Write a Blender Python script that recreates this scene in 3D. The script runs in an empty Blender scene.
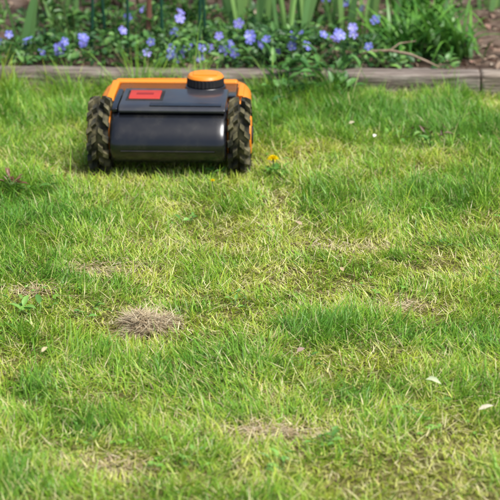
import bpy, bmesh, math
import numpy as np
from mathutils import Vector, Matrix
R = np.random.default_rng(7)
scene = bpy.context.scene
scene.view_settings.view_transform='Standard'; scene.view_settings.look='None'
scene.view_settings.exposure=0

# ---------------------------------------------------------------- helpers
_g={}
def vn(x,y,s,seed):
    if seed not in _g: _g[seed]=np.random.default_rng(1000+seed).random((257,257))
    G=_g[seed]
    x=np.asarray(x,float)/s+64.3; y=np.asarray(y,float)/s+41.7
    xi=np.floor(x).astype(int); yi=np.floor(y).astype(int)
    fx=x-xi; fy=y-yi; fx=fx*fx*(3-2*fx); fy=fy*fy*(3-2*fy)
    xi%=256; yi%=256
    return (G[xi,yi]*(1-fx)+G[xi+1,yi]*fx)*(1-fy)+(G[xi,yi+1]*(1-fx)+G[xi+1,yi+1]*fx)*fy
def fbm(x,y,s,seed,o=3):
    r=0;a=1;t=0
    for i in range(o):
        r=r+a*vn(x,y,s/2**i,seed+i); t+=a; a*=.55
    return r/t
def gz(x,y):
    return (fbm(x,y,.45,3,3)-.5)*.035*np.exp(-((np.asarray(x)/6)**2+((np.asarray(y)-4)/6)**2))
def edgeY(x): return 5.34-.025*np.asarray(x)
def bedz(x,y):
    return .028+.05*np.clip((np.asarray(y)-5.6)/1.5,0,1)+(fbm(x,y,.18,33,3)-.5)*.03

def tri_mesh(name,V,T,C=None,mat=None,smooth=True):
    V=np.ascontiguousarray(V,dtype=np.float32); T=np.ascontiguousarray(T,dtype=np.int32)
    me=bpy.data.meshes.new(name)
    me.vertices.add(len(V)); me.vertices.foreach_set('co',V.ravel())
    me.loops.add(T.size); me.loops.foreach_set('vertex_index',T.ravel())
    me.polygons.add(len(T)); me.polygons.foreach_set('loop_start',np.arange(0,T.size,3,dtype=np.int32))
    if smooth: me.polygons.foreach_set('use_smooth',np.ones(len(T),dtype=bool))
    if C is not None:
        a=me.color_attributes.new('Col','FLOAT_COLOR','POINT')
        a.data.foreach_set('color',np.hstack([C,np.ones((len(C),1))]).astype(np.float32).ravel())
    me.update(calc_edges=True); me.validate()
    ob=bpy.data.objects.new(name,me); scene.collection.objects.link(ob)
    if mat: me.materials.append(mat)
    return ob

class B:
    def __init__(s): s.V=[];s.T=[];s.C=[];s.n=0
    def add(s,V,T,C):
        s.V.append(V); s.T.append(T+s.n); s.C.append(np.clip(C,0,1)); s.n+=len(V)
    def blades(s,P,az,L,W,tilt,bend,C,segs=3,C2=None,twist=None,pw=2.0):
        n=len(P); D=np.stack([np.cos(az),np.sin(az)],1)
        sa=az+np.pi/2+(0 if twist is None else twist)
        S=np.stack([np.cos(sa),np.sin(sa),np.zeros(n)],1)
        k=2*segs+1; V=np.zeros((n,k,3)); CC=np.zeros((n,k,3))
        h=np.zeros(n); z=np.zeros(n)
        if C2 is None: C2=C
        for i in range(segs+1):
            t=i/segs
            if i>0:
                th=tilt+bend*(t-.5/segs)
                h=h+np.sin(th)*L/segs; z=z+np.cos(th)*L/segs
            c=np.concatenate([P[:,:2]+D*h[:,None],(P[:,2]+z)[:,None]],1)
            w=(W*.5*(1-t**pw)*(.75+.25*min(1,t*4)))[:,None]
            col=C*(1-t)+C2*t
            if i<segs:
                V[:,2*i]=c-S*w; V[:,2*i+1]=c+S*w; CC[:,2*i]=col; CC[:,2*i+1]=col
            else: V[:,2*segs]=c; CC[:,2*segs]=col
        t=[]
        for i in range(segs-1):
            a=2*i; t+=[(a,a+1,a+3),(a,a+3,a+2)]
        a=2*segs-2; t.append((a,a+1,a+2)); t=np.array(t)
        T=(np.arange(n)*k)[:,None,None]+t[None]
        s.add(V.reshape(-1,3),T.reshape(-1,3),CC.reshape(-1,3))
    TV=np.array([(0,0,0),(-.5,.3,.12),(0,.33,0),(.5,.3,.12),(-.42,.65,.08),(0,.66,-.03),(.42,.65,.08),(0,1,-.14)],float)
    TT=np.array([(0,2,1),(0,3,2),(1,2,5),(1,5,4),(2,3,6),(2,6,5),(4,5,7),(5,6,7)])
    PV=np.array([(0,0,0),(-.34,.35,.06),(0,.33,0),(.34,.35,.06),(-.55,.85,.03),(0,.72,-.02),(.42,.95,.03),(0,1,-.05)],float)
    def leaves(s,P,D,N,L,W,C,petal=False):
        n=len(P); D=D/np.linalg.norm(D,axis=1,keepdims=True)
        S=np.cross(D,N); S/=np.linalg.norm(S,axis=1,keepdims=True)+1e-9; N=np.cross(S,D)
        t=s.PV if petal else s.TV
        V=P[:,None]+S[:,None]*(t[None,:,0:1]*W[:,None,None])+D[:,None]*(t[None,:,1:2]*L[:,None,None])+N[:,None]*(t[None,:,2:3]*L[:,None,None])
        T=(np.arange(n)*8)[:,None,None]+s.TT[None]
        s.add(V.reshape(-1,3),T.reshape(-1,3),np.repeat(C,8,axis=0))
    def tube(s,pts,rad,C,k=6):
        pts=np.asarray(pts,float); m=len(pts); rad=np.broadcast_to(rad,(m,))
        V=[];C=np.asarray(C,float)
        for i in range(m):
            d=pts[min(i+1,m-1)]-pts[max(i-1,0)]; d=d/(np.linalg.norm(d)+1e-9)
            a=np.cross(d,[.31,.87,.2]); a/=np.linalg.norm(a); b=np.cross(d,a)
            for j in range(k):
                q=2*math.pi*j/k; V.append(pts[i]+rad[i]*(math.cos(q)*a+math.sin(q)*b))
        T=[]
        for i in range(m-1):
            for j in range(k):
                a=i*k+j;b=i*k+(j+1)%k; T+=[(a,b,b+k),(a,b+k,a+k)]
        for j in range(1,k-1): T.append((0,j+1,j)); T.append(((m-1)*k,(m-1)*k+j,(m-1)*k+j+1))
        s.add(np.array(V),np.array(T),np.repeat(C[None],len(V),0))
    def make(s,name,mat,smooth=True):
        return tri_mesh(name,np.concatenate(s.V),np.concatenate(s.T),np.concatenate(s.C),mat,smooth)

# ---------------------------------------------------------------- materials
def newmat(name):
    m=bpy.data.materials.new(name); m.use_nodes=True
    nt=m.node_tree; b=nt.nodes['Principled BSDF']; o=nt.nodes['Material Output']
    return m,nt,b,o
def veg(name,trans=.35,rough=.45,gloss=.05):
    m,nt,b,o=newmat(name); N=nt.nodes; K=nt.links; N.remove(b)
    a=N.new('ShaderNodeAttribute'); a.attribute_name='Col'
    d=N.new('ShaderNodeBsdfDiffuse'); K.new(a.outputs['Color'],d.inputs['Color']); last=d
    if trans:
        t=N.new('ShaderNodeBsdfTranslucent'); K.new(a.outputs['Color'],t.inputs['Color'])
        x=N.new('ShaderNodeMixShader'); x.inputs[0].default_value=trans
        K.new(d.outputs[0],x.inputs[1]); K.new(t.outputs[0],x.inputs[2]); last=x
    if gloss:
        g=N.new('ShaderNodeBsdfGlossy'); g.inputs['Roughness'].default_value=rough; g.inputs['Color'].default_value=(.95,1,.9,1)
        y=N.new('ShaderNodeMixShader'); y.inputs[0].default_value=gloss
        K.new(last.outputs[0],y.inputs[1]); K.new(g.outputs[0],y.inputs[2]); last=y
    K.new(last.outputs[0],o.inputs[0])
    return m
def noisemat(name,cols,scale=8,rough=.9,bump=.3,bdist=.01,detail=6,stretch=(1,1,1),spec=.3,coord='Object',coat=0,metal=0,bscale=None,nrough=.5):
    m,nt,b,o=newmat(name); N=nt.nodes; K=nt.links
    tc=N.new('ShaderNodeTexCoord'); mp=N.new('ShaderNodeMapping'); mp.inputs['Scale'].default_value=stretch
    K.new(tc.outputs[coord],mp.inputs[0])
    n=N.new('ShaderNodeTexNoise'); n.inputs['Scale'].default_value=scale; n.inputs['Detail'].default_value=detail; n.inputs['Roughness'].default_value=nrough
    K.new(mp.outputs[0],n.inputs['Vector'])
    r=N.new('ShaderNodeValToRGB'); e=r.color_ramp.elements
    ps=np.linspace(.3,.7,len(cols))
    e[0].position=ps[0]; e[0].color=(*cols[0],1); e[1].position=ps[-1]; e[1].color=(*cols[-1],1)
    for p,c in zip(ps[1:-1],cols[1:-1]):
        q=e.new(p); q.color=(*c,1)
    K.new(n.outputs[0],r.inputs[0]); K.new(r.outputs[0],b.inputs['Base Color'])
    b.inputs['Roughness'].default_value=rough; b.inputs['Specular IOR Level'].default_value=spec
    b.inputs['Coat Weight'].default_value=coat; b.inputs['Metallic'].default_value=metal
    if bump:
        n2=N.new('ShaderNodeTexNoise'); n2.inputs['Scale'].default_value=bscale or scale*3; n2.inputs['Detail'].default_value=5
        K.new(mp.outputs[0],n2.inputs['Vector'])
        bp=N.new('ShaderNodeBump'); bp.inputs['Strength'].default_value=bump; bp.inputs['Distance'].default_value=bdist
        K.new(n2.outputs[0],bp.inputs['Height']); K.new(bp.outputs[0],b.inputs['Normal'])
    return m
M_grass=veg('grass_blades',.28,.4,.028)
M_leaf=veg('leaf',.22,.4,.035)
M_petal=veg('petal',.3,.6,0)
M_dry=veg('dry_plant',0,.8,0)
M_ground=noisemat('lawn_ground',[(.06,.045,.022),(.14,.12,.045),(.30,.27,.09),(.15,.20,.04)],30,.95,1,.02,detail=10,coord='Object',spec=0,nrough=.75,bscale=140)
M_soil=noisemat('bed_soil',[(.05,.032,.024),(.13,.09,.065),(.23,.17,.13)],14,.95,1,.02,spec=.1)

# ---------------------------------------------------------------- ground
xs=np.concatenate([[-200,-80,-30,-12],np.linspace(-6,6,161),[12,30,80,200]])
ys=np.concatenate([[-200,-80,-30,-8],np.linspace(-2,9,151),[14,30,80,200]])
X,Y=np.meshgrid(xs,ys,indexing='ij'); Z=gz(X,Y)
nx,ny=X.shape; I=np.arange(nx*ny).reshape(nx,ny)
T=np.concatenate([np.stack([I[:-1,:-1],I[1:,:-1],I[1:,1:]],-1).reshape(-1,3),np.stack([I[:-1,:-1],I[1:,1:],I[:-1,1:]],-1).reshape(-1,3)])
tri_mesh('ground',np.stack([X,Y,Z],-1).reshape(-1,3),T,None,M_ground)
xs=np.linspace(-6,6,400); vs=np.linspace(0,1,110)
X,Vv=np.meshgrid(xs,vs,indexing='ij'); Y=edgeY(X)+.05+Vv*3.3
Z=bedz(X,Y); Z[:,-1]=-.05
nx,ny=X.shape; I=np.arange(nx*ny).reshape(nx,ny)
T=np.concatenate([np.stack([I[:-1,:-1],I[1:,:-1],I[1:,1:]],-1).reshape(-1,3),np.stack([I[:-1,:-1],I[1:,1:],I[:-1,1:]],-1).reshape(-1,3)])
tri_mesh('flower_bed_soil',np.stack([X,Y,Z],-1).reshape(-1,3),T,None,M_soil)

# ---------------------------------------------------------------- lawn
MX,MY,MYAW=-.207,4.48,math.radians(-2.0)
patches=[(-.55,4.22,.16,.24,.65),(-.48,3.77,.10,.14,.45),(.37,4.33,.3,.13,.5),(.53,5.0,.3,.2,.5),(.32,3.46,.24,.07,.5),(.47,3.38,.15,.06,.35),
 (-.65,5.1,.28,.2,.5),(.17,5.05,.2,.15,.5),(.10,3.5,.07,.05,.3),(-.42,3.15,.07,.08,.3),(-.30,3.08,.14,.09,.3),(-.1,4.2,.15,.06,.2),(.15,3.15,.1,.06,.2),
 (.02,3.96,.14,.2,-.22),(-.34,3.8,.07,.04,-.9),(-.46,3.66,.06,.03,-.8),(.22,3.95,.13,.045,-.5),(.31,3.6,.12,.05,-.5),(.03,2.98,.065,.035,-1.1),
 (-.2,3.47,.10,.06,-.7),(-.24,2.86,.08,.04,-.5),(-.41,2.95,.06,.08,-.25),(.37,2.96,.12,.10,-.25),(-.5,4.58,.1,.05,-.45),(.0,3.3,.15,.1,-.1),(.1,4.3,.1,.1,-.15),(.25,4.75,.1,.05,-.2),(.14,4.95,.08,.03,-.4)]
def lush(x,y):
    l=.52+(fbm(x,y,.5,11,3)-.5)*.8+(fbm(x,y,.09,21,2)-.5)*.9
    l=l-.10*np.clip((3.6-y)/.6,0,1)
    for a,b,rx,ry,s in patches: l=l+s*np.exp(-((x-a)/rx)**2-((y-b)/ry)**2)
    return l
bl=B()
def grow(n,x0,x1,y0,y1,wmul=1,hole=None,segs=3):
    x=R.uniform(x0,x1,n); y=R.uniform(y0,y1,n)
    nt=n//12
    k=R.integers(0,nt,n)
    tx,ty=x[:nt],y[:nt]; cl=R.random(n)<.55
    x=np.where(cl,tx[k]+R.normal(0,.006*wmul,n),x); y=np.where(cl,ty[k]+R.normal(0,.006*wmul,n),y)
    tuft=R.uniform(.7,1.45,nt)[k]; tuft=np.where(cl,tuft,1)
    keep=y<edgeY(x)-.004
    if hole: keep&=~((x>hole[0])&(x<hole[1])&(y>hole[2])&(y<hole[3]))
    l0=lush(x,y); l=np.clip(l0,0,1); keep&=R.random(n)<np.clip(.72+.8*l0,.08,1)
    x,y,l,k,tuft=x[keep],y[keep],l[keep],k[keep],tuft[keep]; n=len(x)
    fine=vn(x,y,.03,61)
    straw=R.random(n)<(.42-.41*l)
    tall=vn(x,y,.10,71)
    L=(.015+.026*l)*(R.uniform(.5,1.5,n))*(.6+.9*tall)*tuft
    L*=np.where((R.random(n)<.03)&(l>.35),1.7,1)
    dE=edgeY(x)-y
    near=np.exp(-(dE/.08)**2)
    L*=1+near*np.where(x<.33,2.1,.8)*(.4+.9*vn(x,y,.12,81))
    L*=1+.9*np.exp(-((x+.57)/.12)**2-((y-4.42)/.06)**2)
    lx=(x-MX)*math.cos(-MYAW)-(y-MY)*math.sin(-MYAW); ly=(x-MX)*math.sin(-MYAW)+(y-MY)*math.cos(-MYAW)
    under=(abs(lx)<.2)&(ly>.005)&(ly<.56); L=np.where(under,np.minimum(L,.03),L)
    wh=(abs(abs(lx)-.178)<.03)&(abs(ly-.1)<.05); L=np.where(wh,np.minimum(L,.012),L)
    L=np.where(straw,np.minimum(L,.04)*R.uniform(.8,1.3,n),L)
    tilt=np.where(straw,R.uniform(.8,1.5,n),np.abs(R.normal(.45,.38,n)))
    bend=np.where(straw,R.uniform(-.1,.3,n),R.uniform(.1,1.6,n))
    flow=vn(x,y,.25,91)*2*math.pi*2
    az=np.where(R.random(n)<.45,flow+R.normal(0,.7,n),R.uniform(0,2*math.pi,n))
    W=R.uniform(.0014,.0034,n)*wmul*np.where(straw,.75,1)
    a=np.array([.52,.60,.055]); b=np.array([.27,.52,.035]); c=np.array([.10,.32,.03])
    m=np.clip(l*1.0+R.normal(0,.2,n)+(fine-.5)*.5,0,1)[:,None]
    g=np.where(m<.5,a+(b-a)*m*2,b+(c-b)*(m-.5)*2)
    s1=np.array([.78,.70,.38]); s2=np.array([.44,.32,.17]); s3=np.array([.66,.66,.18])
    q=R.random(n)[:,None]; st=np.where(q<.42,s1,np.where(q<.50,s2,s3))
    col=np.where(straw[:,None],st,g)*R.uniform(.72,1.22,n)[:,None]
    base=np.where(straw[:,None],col,col*.7+np.array([.34,.34,.09])*.3)
    tipd=(R.random(n)<.08)[:,None]
    tip=np.where(tipd,np.array([.66,.57,.28]),col*1.05)
    z=gz(x,y)-.002+np.where(straw,R.uniform(0,.012,n),0)
    bl.blades(np.stack([x,y,z],1),az,L,W,tilt,bend,base,segs,tip,R.normal(0,.5,n))
core=(-.95,.95,2.5,5.4)
grow(300000,*core,segs=3)
grow(80000,-3.2,3.2,1.2,5.5,2.0,core,2)
bl.make('lawn_grass',M_grass)

# ---------------------------------------------------------------- timber edging
def timber(x0,x1,cols):
    m=noisemat('weathered_wood',cols,5,.9,1,.006,stretch=(1.5,16,16),coord='Object',bscale=7,spec=.15,nrough=.65,detail=9)
    b=B(); n=int((x1-x0)/.008)+2
    prof=[(0,-.06),(0,.01),(0,.03),(0,.045),(0,.056),(.006,.063),(.03,.065),(.06,.064),(.074,.062),(.08,.055),(.08,-.06)]
    V=[]
    for i in range(n):
        x=x0+(x1-x0)*i/(n-1)
        for j,(y,z) in enumerate(prof):
            w=(float(vn(x,j*.3,.06,101))-.5)*.005+(float(vn(x,j*.05,.016,102))-.5)*.0035
            chip=max(0,float(vn(x,9,.05,121))-.72)*.03 if 3<=j<=5 else 0
            V.append((x,float(edgeY(x))+y+w+chip,z+w*.8-chip+(float(vn(x,0,.5,111))-.5)*.008))
    k=len(prof);T=[]
    for i in range(n-1):
        for j in range(k-1):
            a=i*k+j; T+=[(a,a+k+1,a+1),(a,a+k,a+k+1)]
    for j in range(1,k-1): T+=[(0,j,j+1),((n-1)*k,(n-1)*k+j+1,(n-1)*k+j)]
    b.add(np.array(V),np.array(T),np.zeros((len(V),3)))
    return b.make('garden_edging_timber',m)
timber(-4.1,-1.726,[(.10,.08,.06),(.20,.165,.13),(.33,.28,.22)])
timber(-1.72,.676,[(.08,.065,.052),(.21,.17,.14),(.42,.37,.31)])
timber(.684,3.08,[(.10,.08,.062),(.25,.2,.155),(.45,.39,.31)])

# ---------------------------------------------------------------- bed plants
def rnd_unit(n,up=0.):
    d=R.normal(0,1,(n,3)); d[:,2]=np.abs(d[:,2])*1+up; return d/np.linalg.norm(d,axis=1,keepdims=True)
def colmix(n,cs,var=.2):
    cs=np.array(cs); i=R.integers(0,len(cs),n); return cs[i]*R.uniform(1-var,1+var,n)[:,None]
b=B(); n=5200
x=R.uniform(-3,3,n); y=edgeY(x)+.09+R.random(n)**1.3*1.6
P=np.stack([x,y,bedz(x,y)+R.uniform(.001,.012,n)],1)
D=R.normal(0,1,(n,3)); D[:,2]*=.25; N=R.normal(0,.35,(n,3)); N[:,2]=1
b.leaves(P,D,N,R.uniform(.01,.05,n),R.uniform(.004,.022,n),colmix(n,[(.22,.15,.11),(.34,.25,.18),(.13,.085,.06),(.46,.38,.29),(.28,.17,.13)]))
b.make('leaf_litter',M_dry)
b=B()
def mound(n,x0,x1,y0,y1,h,fn):
    x=R.uniform(x0,x1,n); y=R.uniform(y0,y1,n); d=fn(x,y); k=R.random(n)<d; x,y,d=x[k],y[k],d[k]; n=len(x)
    hh=h*(.35+.65*d)*(.6+.7*vn(x,y,.12,131))
    z=bedz(x,y)+hh*R.random(n)**.6
    D=rnd_unit(n,.1); D[:,2]*=.6
    N=R.normal(0,.45,(n,3)); N[:,2]=1
    b.leaves(np.stack([x,y,z],1),D,N,R.uniform(.018,.038,n),R.uniform(.009,.019,n),colmix(n,[(.07,.19,.05),(.11,.26,.06),(.17,.34,.08),(.045,.12,.04)]))
    for i in range(0,n,14):
        a=np.array([x[i]+R.normal(0,.02),y[i]+R.normal(0,.02),bedz(x[i],y[i])]); c=np.array([x[i],y[i],z[i]+.005])
        m=(a+c)/2+R.normal(0,.01,3); b.tube([a,m,c],.0013,(.10,.15,.05),4)
gs=lambda x,y,a,c,rx,ry:np.exp(-((x-a)/rx)**2-((y-c)/ry)**2)
gap=lambda x,y:np.clip((vn(x,y,.07,144)-.16)*2.8,0,1)
f1=lambda x,y: np.clip(gs(x,y,.17,5.56,.24,.14)*1.3+gs(x,y,-.15,5.58,.2,.13)*.9+gs(x,y,-.7,5.62,.35,.12)*.6+gs(x,y,-.2,5.9,.6,.14)*.6+.1*(vn(x,y,.2,141)>.5),0,1)*gap(x,y)
mound(23000,-1.4,.62,5.44,6.2,.115,f1)
f2=lambda x,y:np.clip((fbm(x,y,.4,151)-.4)*2,0,1)
mound(6000,-3,-1.4,5.45,6.3,.1,f2); mound(6000,1.2,3,5.45,6.3,.1,f2)
F=[]
px=[(.002,.115),(.05,.128),(.125,.115),(.255,.117),(.27,.132),(-.045,.072),(-.08,.08),(.36,.095),(.03,.10),(.31,.13),(.22,.15),(.13,.125),(.265,.14),(.0,.13),(.17,.10),(.08,.09),(.15,.14)]
for a,z in px: F.append((a,5.47+R.uniform(-.01,.06),z+R.uniform(.0,.02)))
for i in range(16): F.append((R.uniform(-.32,-.04),5.46+R.uniform(0,.15),R.uniform(.07,.125)))
for i in range(15): F.append((R.uniform(-.9,-.5),5.46+R.uniform(0,.15),R.uniform(.075,.13)))
for i in range(12): F.append((R.uniform(-.4,.40),5.6+R.uniform(0,.35),R.uniform(.12,.17)))
for i in range(24): F.append((R.choice([-1,1])*R.uniform(1.2,2.8),5.5+R.uniform(0,.4),R.uniform(.11,.15)))
for (x,y,z) in F:
    nrm=np.array([R.normal(0,.45),-.65+R.normal(0,.4),.6]); nrm/=np.linalg.norm(nrm)
    u=np.cross(nrm,[0,0,1]); u/=np.linalg.norm(u); v=np.cross(nrm,u); p0=R.random()*6
    D=np.array([math.cos(p0+k*1.2566)*u+math.sin(p0+k*1.2566)*v for k in range(5)])
    P=np.repeat([[x,y,z]],5,0)+D*.0015; s=R.uniform(.012,.017)
    c=np.array([.25,.26,.80]) if R.random()<.6 else np.array([.34,.31,.85])
    b.leaves(P,D+nrm*R.uniform(.1,.4),np.repeat([nrm],5,0),np.full(5,s),np.full(5,s*.85),np.repeat([c*R.uniform(.85,1.1)],5,0),petal=True)
    P2=np.repeat([np.array([x,y,z])+nrm*.0012],5,0); b.leaves(P2,D+nrm*.3,np.repeat([nrm],5,0),np.full(5,.0035),np.full(5,.002),np.full((5,3),.75))
    gp=np.array([x+R.normal(0,.01),y+.015,float(bedz(x,y))]); b.tube([gp,(gp+np.array([x,y,z]))/2+[0,.008,0],np.array([x,y,z])-nrm*.001],.001,(.1,.18,.05),4)
b.make('periwinkle_plants',M_leaf)
def iris(x,y,n,h,cs=((.22,.40,.13),(.28,.48,.14),(.17,.34,.11))):
    b=B(); P=np.stack([x+R.normal(0,.035,n),y+R.normal(0,.02,n),np.zeros(n)],1); P[:,2]=bedz(P[:,0],P[:,1])-.005
    az=np.where(P[:,0]>x,0,np.pi)+R.normal(0,.5,n)
    c=colmix(n,cs,.12)
    b.blades(P,az,h*R.uniform(.6,1.1,n),R.uniform(.014,.024,n),np.abs(R.normal(.08,.1,n)),R.uniform(0,.35,n),c,8,c*1.15,np.pi/2+R.normal(0,.5,n),3.2)
    b.make('iris_plant',M_leaf)
for a,c,n,h in [(.0,5.95,9,.42),(.12,5.8,10,.42),(.20,5.95,9,.45),(.31,5.9,8,.4),(-.05,6.15,9,.45),(.38,6.15,9,.4),(-.62,6.0,6,.4),(-.72,5.7,3,.3),(.82,6.3,8,.4),(-1.3,6.0,9,.45),(1.6,6.0,10,.45)]: iris(a,c,n,h)
def daylily(x,y,n,h,s=.05):
    b=B(); P=np.stack([x+R.normal(0,s,n),y+R.normal(0,s*.6,n),np.zeros(n)],1); P[:,2]=bedz(P[:,0],P[:,1])
    c=colmix(n,((.06,.19,.03),(.10,.26,.035),(.15,.35,.05)),.15)
    b.blades(P,R.uniform(0,2*np.pi,n),h*R.uniform(.5,1.1,n),R.uniform(.009,.015,n),np.abs(R.normal(.25,.2,n)),R.uniform(.8,2.2,n),c*.9,8,c*1.15,R.normal(0,.3,n),2.6)
    b.make('daylily_plant',M_leaf)
for a,c,n,h in [(.50,5.72,100,.25),(.62,5.72,90,.24),(.56,5.95,80,.3),(.45,5.9,45,.27),(1.15,5.85,70,.28),(-1.05,5.95,50,.28),(-2.1,5.9,60,.28)]: daylily(a,c,n,h)
def perennial(x,y,h,n=7,cs=((.11,.26,.06),(.16,.33,.07),(.08,.19,.05))):
    b=B()
    for i in range(n):
        p=np.array([x+R.normal(0,.03),y+R.normal(0,.03),float(bedz(x,y))]); d=np.array([R.normal(0,.12),R.normal(0,.1),1])
        H=h*R.uniform(.6,1.1); pts=[p+d*H*t+np.array([d[0],d[1],0])*H*t*t*.5 for t in np.linspace(0,1,6)]
        b.tube(pts,np.linspace(.003,.0013,6),(.16,.22,.07),5)
        m=int(H/.011); t=R.uniform(.08,1,m); P=np.array([p+d*H*q+np.array([d[0],d[1],0])*H*q*q*.5 for q in t])
        D=rnd_unit(m,.15); N=R.normal(0,.3,(m,3)); N[:,2]=1
        b.leaves(P,D,N,R.uniform(.02,.055,m),R.uniform(.007,.018,m),colmix(m,cs))
    b.make('perennial_plant',M_leaf)
for a,c,h in [(-.82,5.85,.32),(-.66,6.15,.4),(-.5,6.05,.28),(-.58,5.8,.2),(-.45,6.3,.45),(-.3,6.1,.38),(-.15,6.3,.4),(-.2,5.95,.2),(-.95,6.2,.4),(.1,6.35,.4),(.35,6.4,.4),(.22,6.1,.3),(.6,6.4,.4),(-.38,5.75,.14),(-1.5,6.2,.4),(1.3,6.3,.4),(2.1,6.1,.4),(-2.4,6.3,.4)]: perennial(a,c,h)
Mst,nt,bb,o=newmat('green_coated_steel'); bb.inputs['Base Color'].default_value=(.012,.07,.04,1); bb.inputs['Roughness'].default_value=.4
for a,c,lean in [(-.50,5.72,.03),(-.455,5.76,-.04),(-.385,5.7,.01),(-.275,5.7,-.01),(-.165,5.72,.03),(-.14,5.76,-.03)]:
    b=B(); z=float(bedz(a,c)); pts=[(a+lean*t+.002*math.sin(t*9),c+.02*t,z-.03+.75*t) for t in np.linspace(0,1,26)]
    rr=np.array([.0048+(.0009 if i%2 else 0) for i in range(26)]); rr[-1]=.002
    b.tube(pts,rr,(0,0,0),8); b.make('plant_stake',Mst)
Mbk=noisemat('reddish_bark',[(.14,.06,.04),(.26,.12,.08),(.36,.19,.12)],20,.85,.5,.003,stretch=(1,1,.2))
b=B(); b.tube([(-.315,5.73,.0),(-.318,5.73,.12),(-.312,5.74,.28),(-.32,5.75,.5),(-.30,5.77,.7)],[.011,.009,.008,.007,.005],(0,0,0),9)
b.tube([(-.312,5.74,.28),(-.27,5.75,.4),(-.24,5.78,.6)],[.006,.005,.003],(0,0,0),7)
b.tube([(-.32,5.75,.5),(-.37,5.75,.62),(-.40,5.78,.75)],[.005,.004,.003],(0,0,0),7)
b.make('woody_shrub_stem',Mbk)
def shrub(x,y,rx,h,n):
    b=B(); q=R.normal(0,1,(n,3)); q/=np.linalg.norm(q,axis=1,keepdims=True); q*=(R.random(n)**.4)[:,None]
    cl=R.normal(0,1,(22,3)); cl/=np.linalg.norm(cl,axis=1,keepdims=True)
    k=R.integers(0,22,n); q=cl[k]*.68+q*.36
    P=np.stack([x+q[:,0]*rx,y+q[:,1]*rx*.7,h*.52+q[:,2]*h*.5],1); P[:,2]=np.maximum(P[:,2],bedz(P[:,0],P[:,1])+.01)
    N=R.normal(0,.5,(n,3)); N[:,2]=1
    b.leaves(P,rnd_unit(n),N,R.uniform(.025,.05,n),R.uniform(.012,.026,n),colmix(n,((.06,.16,.035),(.09,.21,.04),(.13,.26,.05))))
    for i in range(22):
        e=np.array([x,y,h*.52])+cl[i]*np.array([rx,rx*.7,h*.5])*.68; o=np.array([x+R.normal(0,.03),y,.03])
        e[2]=max(e[2],.08); b.tube([o,(o+e)/2+[0,0,.03],e],[.009,.006,.003],(.11,.08,.05),5)
    b.make('shrub',M_leaf)
for a in np.arange(-3.2,3.4,.8): shrub(a+R.uniform(-.1,.1),7.4+R.uniform(-.15,.2),.48,R.uniform(.5,.7),2600)
b=B(); b.tube([(.30,5.50,.075),(.36,5.47,.10),(.42,5.46,.105),(.48,5.44,.098),(.53,5.41,.082),(.56,5.38,.074)],[.002,.004,.0045,.004,.0035,.002],(0,0,0),7)
b.tube([(.42,5.46,.105),(.45,5.49,.12),(.50,5.5,.125)],[.003,.002,.001],(0,0,0),6)
b.make('fallen_twig',noisemat('twig_bark',[(.25,.17,.11),(.45,.34,.24)],30,.85,.4,.002))

def weed(x,y,n,L,z0,up=.35,name='broadleaf_weed',cs=((.11,.27,.05),(.16,.36,.065),(.22,.43,.08)),W=.42,spread=.02):
    b=B(); az=R.uniform(0,2*np.pi,n)
    o=np.stack([x+R.normal(0,spread,n),y+R.normal(0,spread,n),np.full(n,z0)],1)
    D=np.stack([np.cos(az),np.sin(az),np.abs(R.normal(up,up*.6,n))],1); st=R.uniform(.1,.7,n)*L
    P=o+D*st[:,None]; N=R.normal(0,.2,(n,3)); N[:,2]=1
    for i in range(n): b.tube([o[i],P[i]],.0012,(.14,.24,.06),4)
    l=L*R.uniform(.6,1.1,n); b.leaves(P,D,N,l,l*W*R.uniform(.8,1.2,n),colmix(n,cs,.15)); return b.make(name,M_leaf)
dk=((.06,.17,.045),(.10,.25,.06),(.15,.33,.08))
weed(.12,5.27,26,.055,.03,.7,spread=.035,cs=dk); weed(.24,5.30,34,.055,.03,.8,spread=.04,cs=dk); weed(.19,5.37,30,.06,.07,.5,spread=.05,cs=dk); weed(.08,5.36,16,.055,.07,.6,spread=.025,cs=dk)
weed(.40,5.44,8,.04,.07,.5,spread=.02); weed(-.25,5.42,10,.03,.07,.5,spread=.03)
for x,y,n,L in [(-.46,3.56,12,.034),(-.55,4.4,9,.04),(.05,2.84,9,.026),(.14,2.93,8,.022),(.10,3.3,8,.02),(-.03,3.62,7,.02),(.47,4.75,9,.03),(.41,4.85,7,.025),(-.02,3.58,6,.02),(-.33,3.55,8,.02),(.3,3.05,8,.022),(-.15,4.15,7,.022),(.52,3.75,7,.024),(-.1,4.5,8,.024),(.05,4.5,9,.032),(.42,3.95,6,.02),(-.28,2.95,7,.022),(-.1,2.85,7,.02)]:
    weed(x,y,n,L,float(gz(x,y))+.014,.35)
b=B(); cxs=R.uniform(-1.6,1.6,60); cys=R.uniform(2.6,5.1,60)
for cx,cy in zip(cxs,cys):
    if abs(cx-MX)<.26 and MY-.06<cy<MY+.6: continue
    m=R.integers(4,11)
    for i in range(m):
        x,y=cx+R.normal(0,.03),cy+R.normal(0,.03); g=float(gz(x,y)); h=R.uniform(.010,.022)
        c=np.array([x,y,g+h]); a0=R.uniform(0,6.28); D=np.array([[math.cos(a0+q),math.sin(a0+q),.1] for q in (0,2.09,4.19)])
        N=R.normal(0,.15,(3,3)); N[:,2]=1; s=R.uniform(.005,.009)
        b.leaves(np.repeat([c],3,0),D,N,np.full(3,s),np.full(3,s*.9),colmix(3,((.18,.42,.06),(.24,.50,.08)),.1))
        b.tube([(x+.004,y,g),c],.0006,(.2,.32,.09),3)
b.make('clover_patch',M_leaf)
weed(.50,4.83,14,.03,.02,.7,'dead_weed_sprig',((.2,.12,.08),(.28,.17,.1),(.13,.09,.04)),.3,.03)
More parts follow.
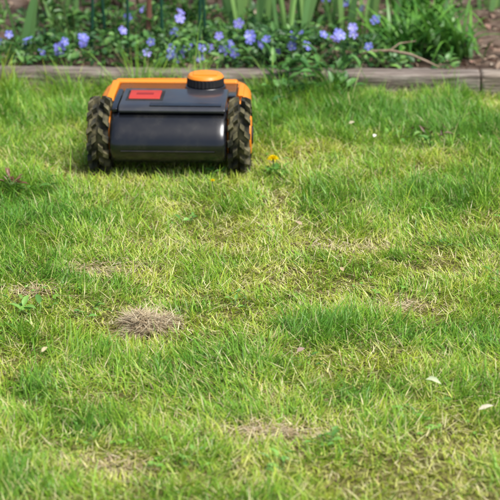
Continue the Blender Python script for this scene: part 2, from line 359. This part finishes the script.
weed(-.58,4.36,12,.03,.03,.7,'dead_weed_sprig',((.2,.09,.06),(.27,.14,.09)),.3,.012)
def dandelion(x,y,r,h):
    b=B(); g=float(gz(x,y)); n=90; c=np.array([x,y,g+h])
    b.tube([(x+.006,y+.004,g),(x+.002,y,g+h*.5),(x,y,g+h)],.0016,(.2,.26,.08),6)
    az=R.uniform(0,2*np.pi,n); el=R.uniform(.12,1.4,n)
    D=np.stack([np.cos(az)*np.cos(el),np.sin(az)*np.cos(el)-.4,np.sin(el)],1)
    b.leaves(np.repeat([c],n,0),D,np.tile([0,0,1.],(n,1))+D*.1+R.normal(0,.05,(n,3)),r*(1-.35*np.sin(el)),np.full(n,r*.22),colmix(n,((.95,.78,.01),(.95,.84,.02),(.95,.72,.01)),.04))
    k=7; az=R.uniform(0,2*np.pi,k); D=np.stack([np.cos(az),np.sin(az),np.full(k,.28)],1); N=np.tile([0,0,1.],(k,1))
    b.leaves(np.repeat([[x,y,g+.006]],k,0),D,N,R.uniform(2.2,3.6,k)*r,R.uniform(.5,.8,k)*r,colmix(k,((.12,.28,.05),(.17,.34,.06))))
    b.make('dandelion',M_petal)
dandelion(.059,4.53,.0185,.044); dandelion(-.093,4.40,.008,.03)
b=B(); n=1700; cx,cy=-.205,3.475
rr=R.random(n)**.55; th=R.uniform(0,2*np.pi,n); sh=1+.25*np.sin(th*3+1)+.15*np.sin(th*5)
x=cx+rr*np.cos(th)*.052*sh; y=cy+rr*np.sin(th)*.05*sh
z=gz(x,y)+.008+.027*(1-rr**2)*R.random(n)**.5*(.4+1.0*vn(x,y,.02,171))
c=colmix(n,((.56,.46,.28),(.42,.32,.19),(.28,.2,.12),(.68,.58,.39)),.2)
b.blades(np.stack([x,y,z],1),R.uniform(0,6.28,n),R.uniform(.015,.05,n),R.uniform(.0010,.002,n),R.uniform(1.1,1.8,n),R.uniform(-.5,.9,n),c,4,c,R.normal(0,.5,n))
b.make('dry_grass_clump',M_dry)
b=B()
for cx,cy,sx,sy,n in [(-.34,3.8,.055,.03,330),(-.46,3.66,.04,.02,200),(.03,2.98,.045,.022,330),(.31,3.6,.04,.02,140),(.22,3.95,.06,.02,180),(-.24,2.86,.05,.02,150),(.14,4.95,.05,.015,80)]:
    x=cx+R.normal(0,sx,n); y=cy+R.normal(0,sy,n); z=gz(x,y)+R.uniform(.003,.014,n)
    c=colmix(n,((.52,.40,.24),(.36,.26,.15),(.66,.56,.38)),.2)
    b.blades(np.stack([x,y,z],1),R.uniform(0,6.28,n),R.uniform(.012,.04,n),R.uniform(.001,.002,n),R.uniform(1.3,1.7,n),R.uniform(-.2,.4,n),c,3,c)
b.make('thatch_litter',M_dry)
def dleaf(x,y,L,W,az,c,h=.03,tilt=.35):
    b=B(); P=np.array([[x,y,float(gz(x,y))+h]]); D=np.array([[math.cos(az),math.sin(az),tilt]])
    b.leaves(P,D,np.array([[.1,-.5,1.]]),np.array([L]),np.array([W]),np.array([c])); b.make('fallen_leaf',M_dry)
dleaf(.322,3.165,.05,.015,-1.0,(.66,.72,.42)); dleaf(.405,3.02,.03,.009,.1,(.6,.55,.4)); dleaf(.09,3.31,.018,.010,.4,(.35,.25,.2)); dleaf(.33,4.78,.018,.010,1.2,(.7,.65,.55)); dleaf(.27,4.9,.016,.01,.2,(.5,.45,.3)); dleaf(.2,3.74,.018,.009,2,(.45,.35,.2)); dleaf(-.4,3.3,.02,.008,1,(.5,.42,.25)); dleaf(.12,4.05,.02,.01,2.5,(.45,.35,.22))

# ---------------------------------------------------------------- mower
root=bpy.data.objects.new('robotic_lawn_mower',None); scene.collection.objects.link(root)
root.location=(MX,MY,0); root.rotation_euler=(0,0,MYAW)
def plastic(name,c,rough=.35,coat=.3,dust=.15):
    m,nt,b,o=newmat(name); N=nt.nodes;K=nt.links
    tc=N.new('ShaderNodeTexCoord'); n=N.new('ShaderNodeTexNoise'); n.inputs['Scale'].default_value=14; n.inputs['Detail'].default_value=8; n.inputs['Roughness'].default_value=.7
    K.new(tc.outputs['Object'],n.inputs['Vector'])
    r=N.new('ShaderNodeMapRange'); r.inputs[1].default_value=.45; r.inputs[2].default_value=.8; r.inputs[4].default_value=dust
    K.new(n.outputs[0],r.inputs[0])
    x=N.new('ShaderNodeMix'); x.data_type='RGBA'; x.inputs[6].default_value=(*c,1); x.inputs[7].default_value=(.22,.20,.13,1)
    K.new(r.outputs[0],x.inputs[0]); K.new(x.outputs[2],b.inputs['Base Color'])
    r2=N.new('ShaderNodeMapRange'); r2.inputs[3].default_value=rough; r2.inputs[4].default_value=rough+.2
    K.new(n.outputs[0],r2.inputs[0]); K.new(r2.outputs[0],b.inputs['Roughness'])
    b.inputs['Coat Weight'].default_value=coat; b.inputs['Coat Roughness'].default_value=.12
    return m
Mblk=plastic('black_gloss_plastic',(.007,.008,.011),.16,.35,.10)
Mgry=plastic('dark_grey_plastic',(.035,.037,.044),.22,.4,.18)
Mmat=plastic('black_matte_plastic',(.010,.010,.011),.6,0,.2)
Mor=plastic('orange_plastic',(.92,.27,.008),.4,.2,.06)
Mred=plastic('red_plastic',(.52,.035,.02),.45,.1,.1)
Mrub=noisemat('muddy_rubber',[(.015,.015,.013),(.04,.038,.026),(.13,.115,.06),(.28,.24,.13)],26,.85,.6,.002)
Mrub2=noisemat('dark_rubber',[(.012,.012,.012),(.03,.03,.025)],22,.85,.3,.002)
def finish(bm,name,mat,bev=0,seg=3,ang=35):
    bmesh.ops.recalc_face_normals(bm,faces=bm.faces)
    me=bpy.data.meshes.new(name); bm.to_mesh(me); bm.free()
    for p in me.polygons: p.use_smooth=True
    ob=bpy.data.objects.new(name,me); scene.collection.objects.link(ob); me.materials.append(mat)
    if bev:
        m=ob.modifiers.new('b','BEVEL'); m.width=bev; m.segments=seg; m.limit_method='ANGLE'; m.angle_limit=math.radians(ang); m.harden_normals=True
    else:
        m=ob.modifiers.new('e','EDGE_SPLIT'); m.split_angle=math.radians(40)
    ob.parent=root; return ob
def prism(name,prof,x0,x1,mat,bev=.006):
    bm=bmesh.new(); n=len(prof)
    a=[bm.verts.new((x0,y,z)) for y,z in prof]; c=[bm.verts.new((x1,y,z)) for y,z in prof]
    bm.faces.new(a); bm.faces.new(c[::-1])
    for i in range(n): bm.faces.new((a[i],c[i],c[(i+1)%n],a[(i+1)%n]))
    return finish(bm,name,mat,bev,3)
def loft(name,secs,mat,k=40):
    bm=bmesh.new(); rings=[]
    for y,hw,z0,z1,e in secs:
        r=[]
        for j in range(k):
            q=2*math.pi*j/k; c,s=math.cos(q),math.sin(q)
            r.append(bm.verts.new((hw*math.copysign(abs(c)**(2/e),c),y,(z0+z1)/2+(z1-z0)/2*math.copysign(abs(s)**(2/e),s))))
        rings.append(r)
    for r0,r1 in zip(rings,rings[1:]):
        for j in range(k): bm.faces.new((r0[j],r0[(j+1)%k],r1[(j+1)%k],r1[j]))
    bm.faces.new(rings[0]); bm.faces.new(rings[-1][::-1])
    return finish(bm,name,mat)
def disc(name,c,r0,r1,z0,z1,mat,bev=.003,k=48,ridges=0):
    bm=bmesh.new(); a=[];b_=[]
    for j in range(k):
        q=2*math.pi*j/k; rr=1-(.04 if ridges and j%2 else 0)
        a.append(bm.verts.new((c[0]+r0*rr*math.cos(q),c[1]+r0*rr*math.sin(q),z0))); b_.append(bm.verts.new((c[0]+r1*rr*math.cos(q),c[1]+r1*rr*math.sin(q),z1)))
    bm.faces.new(a); bm.faces.new(b_[::-1])
    for j in range(k): bm.faces.new((a[j],a[(j+1)%k],b_[(j+1)%k],b_[j]))
    return finish(bm,name,mat,bev,2)
prof=[(.20,.04),(.070,.034),(.046,.036),(.026,.044),(.012,.056),(.004,.070),(.0,.085),(.001,.097),(.007,.110),(.018,.124),(.032,.138),(.048,.150),(.064,.158),(.2,.163)]
bm=bmesh.new(); xsx=[(-.147,.80),(-.1465,.88),(-.144,.94),(-.139,.975),(-.131,.994),(-.12,1)]; xsx=xsx+[(-a,s) for a,s in xsx[::-1]]
rings=[]
for x,s in xsx: rings.append([bm.verts.new((x,.1+(y-.1)*s,.105+(z-.105)*s)) for y,z in prof])
for r0,r1 in zip(rings,rings[1:]):
    for j in range(len(prof)): bm.faces.new((r0[j],r0[(j+1)%len(prof)],r1[(j+1)%len(prof)],r1[j]))
bm.faces.new(rings[0]); bm.faces.new(rings[-1][::-1])
finish(bm,'rear_shell',Mblk)
prism('top_cover',[(.060,.1605),(.055,.168),(.064,.1755),(.082,.179),(.25,.177),(.25,.161)],-.128,.143,Mgry,.004)
prism('cover_left_hinge',[(.066,.161),(.066,.171),(.10,.176),(.25,.175),(.25,.161)],-.146,-.131,Mblk,.003)
prism('carry_handle_recess',[(.070,.1765),(.068,.1790),(.082,.1806),(.098,.1802),(.098,.177)],-.05,.132,Mblk,.001)
prism('rear_seam_strip',[(.0007,.0755),(-.0015,.0775),(-.0015,.0795),(.02,.0795),(.02,.0755)],-.118,.118,Mmat,.0006)
loft('front_hull',[(.20,.145,.05,.156,5),(.215,.172,.045,.162,5),(.24,.192,.04,.166,5),(.30,.2,.035,.167,5),(.38,.198,.035,.164,5),(.45,.19,.035,.154,4.5),(.51,.17,.04,.138,4),(.545,.14,.045,.12,3.5),(.56,.09,.055,.10,3)],Mor)
loft('lower_bumper',[(.24,.197,.028,.055,5),(.30,.2025,.026,.056,5),(.40,.2015,.026,.056,5),(.48,.19,.028,.056,4),(.54,.155,.03,.055,3.5),(.568,.10,.035,.055,3)],Mmat)
prism('deck_panel',[(.2,.164),(.2,.1715),(.335,.170),(.345,.164)],-.148,.165,Mblk,.003)
prism('orange_frame_bar',[(.335,.162),(.333,.1725),(.342,.1775),(.360,.1755),(.372,.160)],-.162,.162,Mor,.005)
prism('orange_frame_arm_left',[(.165,.158),(.16,.167),(.18,.175),(.33,.179),(.333,.162)],-.170,-.1495,Mor,.006)
prism('orange_frame_arm_right',[(.225,.160),(.223,.167),(.24,.1715),(.33,.172),(.333,.160)],.167,.182,Mor,.005)
prism('stop_button_frame',[(.118,.176),(.118,.1800),(.220,.179),(.220,.175)],-.115,-.020,Mmat,.001)
prism('stop_button',[(.127,.1788),(.127,.1830),(.137,.1848),(.20,.1848),(.209,.182),(.209,.177)],-.108,-.028,Mred,.003)
prism('stop_button_mark',[(.155,.1843),(.155,.1856),(.173,.1856),(.173,.1843)],-.09,-.046,plastic('dark_mark',(.28,.015,.012),.5,0,0),.0004)
kc=(.080,.285)
disc('height_dial_base',kc,.055,.053,.168,.179,Mblk)
disc('height_dial',kc,.050,.049,.179,.199,Mmat,.002,60,1)
disc('height_dial_cap',kc,.0495,.043,.1992,.2085,Mor,.003)
prism('height_dial_grip',[(.266,.207),(.266,.2115),(.304,.2115),(.304,.207)],.048,.112,Mor,.002)
def wheel(cx,cy,r,w,lug,name,mat,nl=13):
    bm=bmesh.new(); k=48; prof=[(-.5,.70),(-.5,.86),(-.42,.93),(-.2,.95),(.2,.95),(.42,.93),(.5,.86),(.5,.70)]
    rings=[]
    rb=r-lug
    for u,f in prof:
        rings.append([bm.verts.new((u*w,f/.95*rb*math.cos(2*math.pi*j/k),f/.95*rb*math.sin(2*math.pi*j/k))) for j in range(k)])
    for a,c in zip(rings,rings[1:]):
        for j in range(k): bm.faces.new((a[j],a[(j+1)%k],c[(j+1)%k],c[j]))
    bm.faces.new(rings[0]);bm.faces.new(rings[-1][::-1])
    for i in range(nl):
        for s in (-1,1):
            q=2*math.pi*(i+(.5 if s>0 else 0))/nl
            for (u0,u1,dq,hw) in ((.03,.30,.0,.15),(.24,.56,.13,.14)):
                vs=[]
                for rad,sh in ((rb*.93,1.),(r,.72)):
                    for uu,qq in ((u0,-1),(u1,-1),(u1,1),(u0,1)):
                        um=(u0+u1)/2; x=s*w*(um+(uu-um)*sh); an=q+dq+hw*qq*.72*sh+(uu-.3)*.35
                        rr_=rad*(1 if uu<.5 or rad<r else .95)
                        vs.append(bm.verts.new((x,rr_*math.cos(an),rr_*math.sin(an))))
                a=vs[:4];c=vs[4:]
                bm.faces.new(c)
                for j in range(4): bm.faces.new((a[j],a[(j+1)%4],c[(j+1)%4],c[j]))
    ob=finish(bm,name,mat); ob.location=(cx,cy,r-.001); ob.rotation_euler=(R.uniform(0,1),0,0)
    bm=bmesh.new(); bmesh.ops.create_cone(bm,segments=32,radius1=r*.62,radius2=r*.5,depth=w+.008,cap_ends=True,matrix=Matrix.Rotation(math.pi/2*(1 if cx>0 else -1),4,'Y'))
    h=finish(bm,name+'_hub',Mor if r>.05 else Mmat,.003,2); h.location=ob.location
    bm=bmesh.new(); bmesh.ops.create_cone(bm,segments=24,radius1=r*.28,radius2=r*.24,depth=w+.016,cap_ends=True,matrix=Matrix.Rotation(math.pi/2*(1 if cx>0 else -1),4,'Y'))
    h=finish(bm,name+'_cap',Mmat,.002,2); h.location=ob.location
wheel(-.178,.10,.0965,.052,.018,'rear_wheel_left',Mrub); wheel(.178,.10,.0965,.052,.018,'rear_wheel_right',Mrub)
wheel(-.12,.44,.04,.03,.003,'front_wheel_left',Mrub2); wheel(.12,.44,.04,.03,.003,'front_wheel_right',Mrub2)
disc('cutting_disc',(0,.3),.09,.09,.03,.036,Mmat,.001)

# ---------------------------------------------------------------- light + camera
w=bpy.data.worlds.new('World'); scene.world=w; w.use_nodes=True; nt=w.node_tree
sky=nt.nodes.new('ShaderNodeTexSky'); sky.sky_type='NISHITA'; sky.sun_disc=False
EL,AZ=math.radians(62),math.radians(125)
sky.sun_elevation=EL; sky.sun_rotation=AZ; sky.air_density=1.0; sky.dust_density=3
nt.links.new(sky.outputs[0],nt.nodes['Background'].inputs[0]); nt.nodes['Background'].inputs[1].default_value=.15
sl=bpy.data.lights.new('sun','SUN'); sl.energy=4.2; sl.angle=math.radians(28); sl.color=(1,.985,.955)
so=bpy.data.objects.new('sun',sl); scene.collection.objects.link(so)
sd=Vector((math.sin(AZ)*math.cos(EL),math.cos(AZ)*math.cos(EL),math.sin(EL)))
so.rotation_euler=sd.to_track_quat('Z','Y').to_euler()
cam=bpy.data.cameras.new('camera'); co=bpy.data.objects.new('camera',cam); scene.collection.objects.link(co)
co.location=(0,0,1.4); co.rotation_euler=(math.radians(90-19.46),0,0)
cam.sensor_width=36; cam.lens=134; cam.clip_start=.05; cam.clip_end=1000
cam.dof.use_dof=True; cam.dof.focus_distance=3.95; cam.dof.aperture_fstop=6.3
scene.camera=co
